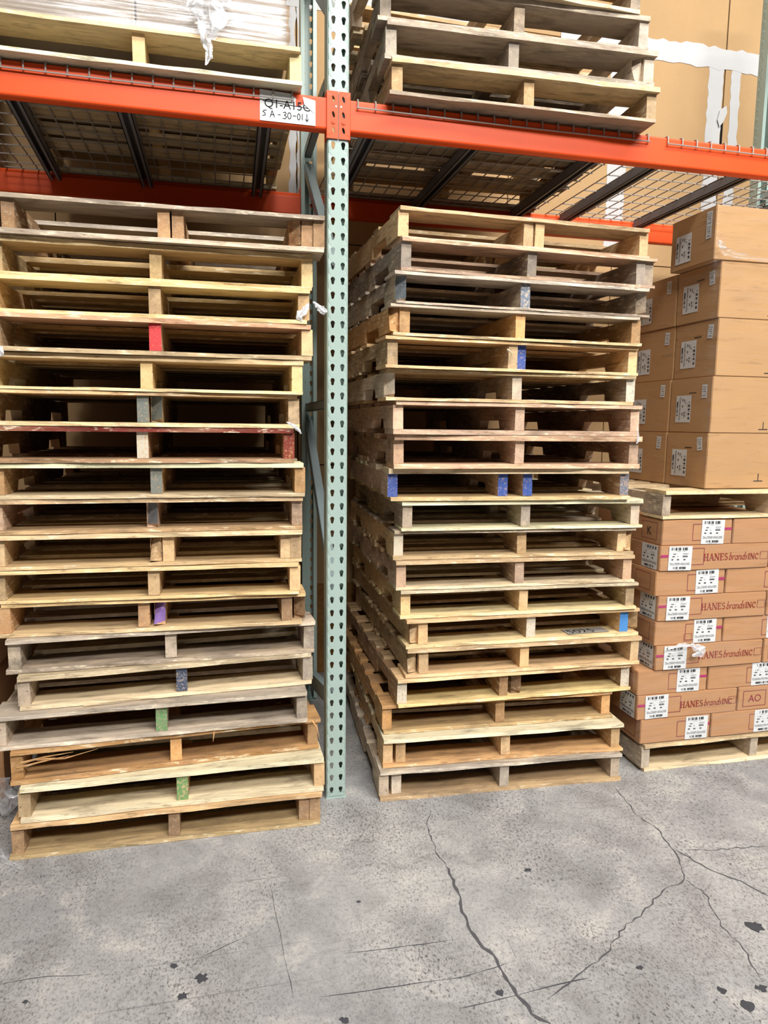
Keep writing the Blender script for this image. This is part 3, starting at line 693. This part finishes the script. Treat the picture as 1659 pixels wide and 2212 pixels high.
def barcode_mesh(w_,h_,seed,big=True):
    r=random.Random(seed); m=MB()
    def bars(x0,x1,z0,z1,n):
        x=x0; step=(x1-x0)/n
        for k in range(n):
            if r.random()<.62: m.face([(x,0,z0),(x+step*r.uniform(.5,1.0),0,z0),(x+step*.8,0,z1),(x,0,z1)])
            x+=step
    def dash(x0,x1,z,t,dens=.75,step=.09):
        x=x0
        while x<x1:
            l=step*r.uniform(.6,1.6)
            if r.random()<dens: m.face([(x,0,z),(min(x+l,x1),0,z),(min(x+l,x1),0,z+t),(x,0,z+t)])
            x+=l+step*.35
    if big:
        bars(.10*w_,.92*w_,.83*h_,.95*h_,34); dash(.3*w_,.7*w_,.78*h_,.012*h_)
        dash(.12*w_,.36*w_,.66*h_,.04*h_); dash(.60*w_,.85*w_,.69*h_,.018*h_); dash(.60*w_,.8*w_,.64*h_,.012*h_)
        dash(.12*w_,.26*w_,.55*h_,.05*h_,.95); dash(.36*w_,.42*w_,.57*h_,.02*h_); dash(.6*w_,.82*w_,.55*h_,.06*h_,.8)
        for x in (.12,.36,.64): dash(x*w_,(x+.09)*w_,.42*h_,.06*h_,1)
        for k in range(3): dash(.06*w_,.93*w_,(.30-.035*k)*h_,.016*h_,.85)
        bars(.22*w_,.80*w_,.06*h_,.15*h_,20); dash(.3*w_,.7*w_,.02*h_,.012*h_)
    else:
        for k in range(5): dash(.12*w_,.85*w_,(.14+.16*k)*h_,.05*h_,.7)
    return m.mesh('barcode_print',INK)
BC=barcode_mesh(4.3,4.0,3); BC2=barcode_mesh(4.6,4.0,5); BCS=barcode_mesh(1.3,2.2,9,False)
def quad_paper(w_,h_,seed=0):
    r=random.Random(seed); m=MB(); t=.012
    m.box((0,-t,0),(w_,0,h_)); return m.mesh('shipping_label',PAPER)
LP=quad_paper(4.3,4.0); LPB=quad_paper(4.6,4.0); LPS=quad_paper(1.3,2.2)
def outline_mesh(w_,h_,t,mat,name='printed_frame'):
    m=MB()
    for a,b in (((0,0),(w_,t)),((0,h_-t),(w_,h_)),((0,0),(t,h_)),((w_-t,0),(w_,h_))):
        m.face([(a[0],0,a[1]),(b[0],0,a[1]),(b[0],0,b[1]),(a[0],0,b[1])])
    return m.mesh(name,mat)
FR=rnd
def on_face(root, base, name, me, side, u, v, lift=.05, rot=0.0):
    """put a print on the front (u = X, v = Z) or the left side (u = Y from the front) of a carton standing at base"""
    if side=='front': loc=(u-base[0],-lift,v-base[2]); R=(0,rot,0)
    else: loc=(-lift,u-base[1],v-base[2]); R=(0,rot,-math.pi/2)
    o=link(name,me,root,None,loc,(0,0,0))
    o.matrix_local=Matrix.Translation(Vector(loc)*I)@Matrix.Rotation(R[2],4,'Z')@Matrix.Rotation(R[1],4,'Y')
    return o
def carton(label, group, x0,x1,y0,y1,z0,z1, mat, name='carton', seam=True):
    base=(x0,y0,z0); root=empty(name,base); tag(root,label,'carton',group)
    m=MB(); W,D,H=x1-x0,y1-y0,z1-z0; nx,nz=5,3
    m.box((0,0,0),(W,D,H))
    me=m.mesh('box_body',mat); bm=bmesh.new(); bm.from_mesh(me)
    bmesh.ops.subdivide_edges(bm,edges=bm.edges[:],cuts=3,use_grid_fill=True)
    r=random.Random(int(x0*31+z0*17+y0*5))
    for v in bm.verts:                                     # cartons bulge and dent a little
        c=v.co/I; ex=min(c.x,W-c.x); ey=min(c.y,D-c.y); ez=min(c.z,H-c.z)
        if ey<.01 and c.y<.1 and ex>.1 and ez>.1: v.co.y-=r.uniform(-.02,.03)*I
        if ex<.01 and c.x<.1 and ey>.1 and ez>.1: v.co.x-=r.uniform(-.02,.05)*I
        if ex<.01 and ey<.01 and c.y<.1: v.co.y+=r.uniform(0,.09)*I; v.co.x+=r.uniform(0,.06)*I*(1 if c.x<W/2 else -1)
    bmesh.ops.bevel(bm,geom=[e for e in bm.edges if e.calc_face_angle(0)>1.0],offset=.10*I,segments=2,affect='EDGES')
    bm.to_mesh(me); bm.free()
    for p in me.polygons: p.use_smooth=False
    link('box_body',me,root)
    return root, base

# ---------------------------------------------------------------- low cartons on the floor pallet
zb=4.76; ch=4.2
FRM=cached('frm',lambda: outline_mesh(4.6,2.8,.09,PURPLEINK))
FRS=cached('frs',lambda: outline_mesh(4.2,2.9,.08,PURPLEINK))
MG=MB(); MG.face([(0,0,0),(1.4,0,0),(1.4,0,.42),(0,0,.42)]); MGM=MG.mesh('printed_bar',MAGENTA)
SMF=outline_mesh(1.5,1.3,.05,PURPLEINK)
lying_text('R14','5025',38.9,1.0,23.62,2.5,2)
KM=text_mesh('K',2.0,INK); AOM=text_mesh('AO',1.75,PURPLEINK)
ords=['bottom','second','third','fourth','fifth','sixth','seventh','eighth','top']
for k in range(9):
    z0=zb+ch*k; z1=z0+ch-.03
    xs_=[51.0,50.2,50.1,53.0,52.7,52.9,52.3,52.7,53.0][k]
    yf=[-2.2,-2.1,-1.9,-2.2,-2.0,-2.2,-2.0,-2.2,-2.0][k]
    lay=ords[k]+' layer'
    if k%2==0:      # plain carton with a label at its right, a second one beside it
        w_=[13.4,0,13.3,0,12.9,0,13.1,0,13.1][k]
        rt,b=carton('plain brown carton with label at its right end, %s of low load'%lay,'low cartons with short front',xs_,xs_+w_,yf,18,z0,z1,CARD)
        lx=xs_+w_-[4.9,0,5.9,0,5.6,0,5.6,0,5.9][k]
        on_face(rt,b,'printed_frame',FRM,'front',lx-1.6,z0+.7)
        on_face(rt,b,'printed_bar',MGM,'front',xs_+w_-1.5,z0+2.35,.025)
        lb=on_face(rt,b,'shipping_label',LP,'front',lx,z0+.12,.065,rnd.uniform(-.03,.03)); link('barcode_print',BC,lb,None,(0,-.03,0))
        on_face(rt,b,'printed_frame',FRS,'left',yf+5.6,z0+.7)
        if k==8: on_face(rt,b,'printed_letters',KM,'left',yf+4.2,z0+1.4,.05)
        if k==4: on_face(rt,b,'printed_frame',SMF,'front',xs_+5.5,z0+.5)
        rt,b=carton('carton right of the plain labelled one, %s of the low load'%lay,'low cartons with short front',xs_+w_+.2,xs_+w_+.2+13.2,yf,18,z0,z1,CARD)
        on_face(rt,b,'printed_frame',FRM,'front',xs_+w_+.2+7.6,z0+.7)
        lb=on_face(rt,b,'shipping_label',LP,'front',xs_+w_+.2+8.6,z0+.15,.045); link('barcode_print',BC2,lb,None,(-.1,-.03,0))
    else:
        w_=20.8 if k!=1 else 19.3
        rt,b=carton('long carton with a red word printed on it, %s of low load'%lay,'low cartons with a printed word',xs_,xs_+w_,yf,18,z0,z1,CARD)
        on_face(rt,b,'printed_frame',FRM,'front',xs_+3.6,z0+.9)
        on_face(rt,b,'printed_bar',MGM,'front',xs_+.1,z0+2.3,.025)
        lb=on_face(rt,b,'shipping_label',LP,'front',xs_+1.5,z0+.12,.065,rnd.uniform(-.02,.02)); link('barcode_print',BC,lb,None,(0,-.03,0))
        lb=on_face(rt,b,'shipping_label',LP,'left',yf+5.0,z0+.1,.045); link('barcode_print',BC2,lb,None,(-.1,-.03,0))
        wm=on_face(rt,b,'printed_wordmark',WORD,'front',xs_+8.1,z0+1.55,.06); wm.scale=(10.9,10.9,10.9) if k!=1 else (10.4,10.4,10.4); wm.scale*=I/1.0 if False else 1.0
        on_face(rt,b,'printed_frame',SMF,'front',xs_+w_-1.75,z0+1.5)
        rt,b=carton(('carton marked with two plum letters, %s of the low load'%lay) if k==1 else 'carton right of the long worded one, %s of the low load'%lay,'low cartons with a printed word',xs_+w_+.2,xs_+w_+.2+14,yf,18,z0,z1,CARD)
        on_face(rt,b,'printed_frame',FRM,'front',xs_+w_+1.2,z0+.7)
        if k==1: on_face(rt,b,'printed_letters',AOM,'front',xs_+w_+2.3,z0+1.5,.03)

# ---------------------------------------------------------------- big cartons above
rows=[(61.7,47.4,9.25),(61.9,56.65,9.25),(62.2,65.9,9.25),(62.0,75.15,8.9)]
names=['lowest','second','third','fourth']
TICK=MB(); TICK.face([(0,0,0),(1.8,0,0),(1.8,0,.12),(0,0,.12)]); TICK.face([(.84,0,.12),(.96,0,.12),(.96,0,1.3),(.84,0,1.3)]); TICKM=TICK.mesh('printed_mark',INK)
BARM=MB(); BARM.face([(0,0,0),(1.9,0,0),(1.9,0,.14),(0,0,.14)]); BARM=BARM.mesh('printed_mark',INK)
for i,(x,z,h) in enumerate(rows):
    rt,b=carton('big tan carton, %s up in the front column of the upper load'%names[i],'big cartons front column',x,x+17.5,-.2,10.6,z,z+h-.04,CARDB)
    lb=on_face(rt,b,'shipping_label',LPB,'left',8.9,z+6.3,.07,math.pi/2); lb.rotation_euler=lb.rotation_euler
    link('barcode_print',BC2,lb,None,(0,-.03,0))
    lb=on_face(rt,b,'small_label',LPS,'left',2.3,z+h-3.0-(.5*(i%2)),.07,.1*(i%3-1)); link('barcode_print',BCS,lb,None,(0,-.03,0))
    on_face(rt,b,'printed_mark',BARM,'left',5.6,z+6.6); 
    on_face(rt,b,'printed_mark',TICKM,'front',x+9.3,z+1.2 if i==0 else z+.6)
    rt,b=carton('big carton, %s up, behind the front column of the upper load'%names[i],'big cartons second column',x-.1,x+17.4,10.8,23.2,z,z+h-.04,CARDB)
    lb=on_face(rt,b,'shipping_label',LPB,'left',21.8,z+6.0,.07,math.pi/2); link('barcode_print',BC2,lb,None,(0,-.03,0))
    lb=on_face(rt,b,'small_label',LPS,'left',13.6,z+h-3.0,.07,.05); link('barcode_print',BCS,lb,None,(0,-.03,0))
rt,b=carton('single big carton on top of the film wrapped load at right',None,60.4,77.6,-.3,10.9,84.06,92.4,CARDB)
lb=on_face(rt,b,'shipping_label',LPB,'left',9.5,84.06+5.6,.07,math.pi/2); link('barcode_print',BC2,lb,None,(0,-.03,0))
for z in (89.6,87.6):
    lb=on_face(rt,b,'small_label',LPS,'left',1.9,z,.07); link('barcode_print',BCS,lb,None,(0,-.03,0))

# ---------------------------------------------------------------- stretch film
def sheet(rows_pts, nu, amp, seed):
    """ruled sheet through polylines of equal length"""
    m=MB(); nz=len(rows_pts); 
    for rw in rows_pts:
        segs=len(rw)-1
        for k in range(nu+1):
            f=k/nu*segs; a=min(int(f),segs-1); p=Vector(rw[a]).lerp(Vector(rw[a+1]),f-a)
            q=noise.noise_vector(p*.13+Vector((seed,0,0)))*amp+noise.noise_vector(p*.5+Vector((0,seed,0)))*amp*.25
            m.v.append((p.x+q.x*.3-abs(q.x)*.4, p.y-abs(q.y)*.8, p.z+q.z*.2))
    for i in range(nz-1):
        for k in range(nu):
            a=i*(nu+1)+k; m.f.append((a,a+1,a+nu+2,a+nu+1)); m.m.append(0)
    return m
def lerp_rows(a,b,n): return [[tuple(Vector(p).lerp(Vector(q),i/n)) for p,q in zip(a,b)] for i in range(n+1)]
m=sheet(lerp_rows([(49.85,3,4.85),(49.8,-2.65,4.85),(90,-2.65,4.85)],[(49.85,3,16.6),(49.9,-2.6,16.6),(90,-2.6,16.6)],8)+lerp_rows([(51.9,17.5,17.6),(51.9,-2.65,17.6),(90,-2.65,17.6)],[(52.4,17.5,42.4),(52.4,-2.65,42.4),(90,-2.65,42.4)],16),44,.16,1)
tag(m.build('stretch_wrap',FILM,smooth=True),'clear stretch film wrapped round the low cartons at the right','plastic film')
m=sheet(lerp_rows([(61.2,23.4,47.5),(61.2,-.7,47.5),(80,-.7,47.5)],[(59.9,23.4,84.5),(59.9,-.7,84.5),(80,-.7,84.5)],22)+lerp_rows([(59.9,23.4,84.7),(59.9,-.7,85.5),(80,-.7,85.5)],[(59.9,23.4,85.0),(59.9,-.7,92.3),(80,-.7,92.3)],6)[1:],44,.3,4)
tag(m.build('stretch_wrap',FILM,smooth=True),'clear stretch film wrapped round the big cartons at the right','plastic film')
# glare band at the top carton, shaped as gathered film
def crumple(name, label, pts, rad, mat, seed, cat='plastic film', n=10, amp=1.0):
    m=MB(); r=random.Random(seed); pts=[Vector(p) for p in pts]; N=len(pts)*3
    base=[]
    for i in range(N+1):
        f=i/N*(len(pts)-1); a=min(int(f),len(pts)-2); p=pts[a].lerp(pts[a+1],f-a); R_=rad[a]+(rad[a+1]-rad[a])*(f-a)
        d=(pts[a+1]-pts[a]).normalized(); up=Vector((0,1,0)) if abs(d.y)<.8 else Vector((0,0,1)); x=d.cross(up).normalized(); y=x.cross(d)
        for k in range(n):
            t=6.2832*k/n; rr_=R_*(0.45+0.75*r.random()*amp+ (0.25 if k%2 else -.2))
            m.v.append(tuple(p+x*math.cos(t)*rr_+y*math.sin(t)*rr_*.6))
    for i in range(N):
        for k in range(n):
            m.f.append((i*n+k,i*n+(k+1)%n,(i+1)*n+(k+1)%n,(i+1)*n+k)); m.m.append(0)
    return tag(m.build(name,mat),label,cat)
crumple('film_knot','white twisted knot of film on the front of the low cartons',[(54.6,-3.1,21.3),(57.0,-3.3,21.9),(58.6,-3.4,21.8),(60.2,-3.5,21.2),(60.9,-3.4,20.4),(59.0,-3.4,20.0)],[.10,.35,.3,.75,.8,.15],FILMW,3)

crumple('film_glare_band','added film band standing for glare along the lower edge of the topmost big carton',[(60.2,-1.3,86.6),(61.5,-1.3,85.2),(64,-1.2,84.7),(69,-1.2,84.4),(76,-1.2,84.2)],[.4,.6,.4,.25,.2],FILMH,21)  # extra fold put in to stand for the highlight on the wrap
# wrapped load upper left
zl=106.55
carton('added tall dusty carton at the far left of the upper level',None,-93,-54,.2,44,zl,zl+46,CARDD)  # added on the neighbour pallet to close off light at the left
for q,(a,b) in enumerate(((-45.2,-26.2),(-26.0,-6.9))):
    carton(('left' if q==0 else 'right')+' dusty beige carton under film on the upper left pallet',None,a,b,.2,44,zl,zl+46,CARDD)  # height above the view raised to shade the wall behind
m=sheet(lerp_rows([(-45.6,44.2,zl+.1),(-45.6,-.4,zl+.1),(-6.4,-.4,zl+.1),(-6.4,44.2,zl+.1)],[(-45.6,44.2,zl+45.8),(-45.6,-.4,zl+45.8),(-6.4,-.4,zl+45.8),(-6.4,44.2,zl+45.8)],14),60,.35,7)
tag(m.build('stretch_wrap',FILMH,smooth=True),'milky stretch film round the cartons on the upper left pallet','plastic film')
crumple('film_tail','crumpled tail of clear film hanging down in front of the upper left pallet',[(-17.0,-2.6,117),(-16.9,-2.8,112),(-17.0,-3.0,109.5),(-17.0,-3.2,107.0),(-17.4,-3.3,105.2),(-17.0,-3.3,103.6),(-17.5,-3.3,102.2)],[2.6,2.5,2.3,1.5,.6,.5,.08],FILMC,5,n=12)
crumple('film_scrap','small torn grey film scrap stuck in the right end of the third left pallet',[(-4.6,-3.6,73.5),(-5.0,-3.9,72.7),(-5.8,-4.0,71.7),(-5.5,-3.9,71.0)],[.1,.35,.55,.1],FILMW,8)
crumple('film_scrap','small torn grey film flap sticking out towards the green upright, upper left stack',[(-3.9,-3.4,73.8),(-3.2,-3.6,73.2),(-2.5,-3.6,72.6),(-2.0,-3.6,72.6)],[.1,.35,.5,.15],FILMW,9)
crumple('film_scrap','white film wisp caught on the right end of the dark red pallet, left stack',[(-7.6,-3.4,57.6),(-6.8,-3.7,57.2),(-6.0,-3.6,56.6),(-5.6,-3.6,56.0)],[.05,.25,.25,.05],FILMW,10)
crumple('film_scrap','grey film wisp at the left picture edge beside the red ended pallet',[(-44.4,-4.7,67.2),(-43.1,-4.8,66.4),(-42.5,-4.8,65.8),(-43.2,-4.7,64.8)],[.2,.6,.5,.1],FILMW,14)
crumple('film_scrap','crumpled clear film lying on the floor at the far left',[(-51,8.4,1.4),(-49.2,7.2,2.4),(-48.0,5.6,2.0),(-47.4,4,.9)],[1.2,2.2,1.9,.7],FILMC,11,n=12)
crumple('film_scrap','flat twisted strip of film on the floor beside the lower left pallet corner',[(-49.5,-1.5,.3),(-47.3,-2.7,.35),(-45.2,-6.6,.3),(-42.0,-9.2,.25)],[.25,.45,.5,.2],FILMC,12)
crumple('film_scrap','thin film wisp hanging on the right pallet stack under its upper half',[(47.2,-2.2,57.6),(47.3,-2.4,56.6),(47.4,-2.4,55.4),(47.2,-2.3,54.8)],[.06,.12,.22,.06],FILMW,13)

# ---------------------------------------------------------------- shaded neighbour load at the left
for i in range(4):
    carton('big shaded brown carton, %s from the floor at the far left'%('first','second','third','fourth')[i],'shaded cartons at the far left',-74,-49.2-.3*(i%2),10,34,.1+10.5*i,.1+10.5*i+10.4,CARD)

# ---------------------------------------------------------------- paper sign on the left beam
sg=empty('paper_sign',(-10.6,-.16,97.6)); tag(sg,'white paper location sign with black writing on the left orange beam','sign')
m=MB(); W,H=7.45,3.85
o=[(0,0),(W,0),(W,3.1),(6.2,3.3),(5.9,2.6),(4.8,2.15),(4.75,2.9),(4.85,3.2),(4.2,3.75),(0,3.9)]
m.face([(a,-.02,b) for a,b in o]); m.face([(a,-.005,b) for a,b in o])
m.build('paper',PAPER,sg)
m=MB(); m.face([(5.9,-.12,2.55),(7.40,-.05,1.5),(7.42,-.10,3.2),(5.7,-.25,3.45)]); m.build('torn_flap',PAPER,sg)
tm=text_mesh('Q1-A15C',1.55,INK); link('printed_letters',tm,sg,None,(.55,-.03,1.75))
m=MB(); m.face([(.4,-.04,2.45),(7.2,-.04,2.05),(7.2,-.04,2.14),(.4,-.04,2.54)]); m.build('strike_line',INK,sg)
HW=[[(0.5,.95),(.2,.9),(.05,.75),(.3,.6),(.35,.35),(0,.25)],[(.95,.15),(1.2,.95),(1.5,.2)],[(1.02,.45),(1.45,.5)],[(1.95,.55),(2.25,.55)],
 [(2.6,.85),(2.9,.95),(3.0,.75),(2.75,.58),(3.05,.4),(2.9,.15),(2.55,.15)],arcp(3.4,.55,.22,.38,0,360,12),[(3.85,.6),(4.25,.6)],arcp(4.6,.55,.18,.36,0,360,12),[(5.05,.2),(5.05,.92)],[(5.65,.95),(5.65,.1)],[(5.45,.35),(5.65,.08),(5.85,.35)]]
m=MB(); strokes(m,[(p,.095) for p in HW],.35,.35,1.05,0,-.035); m.build('handwriting',INK,sg)
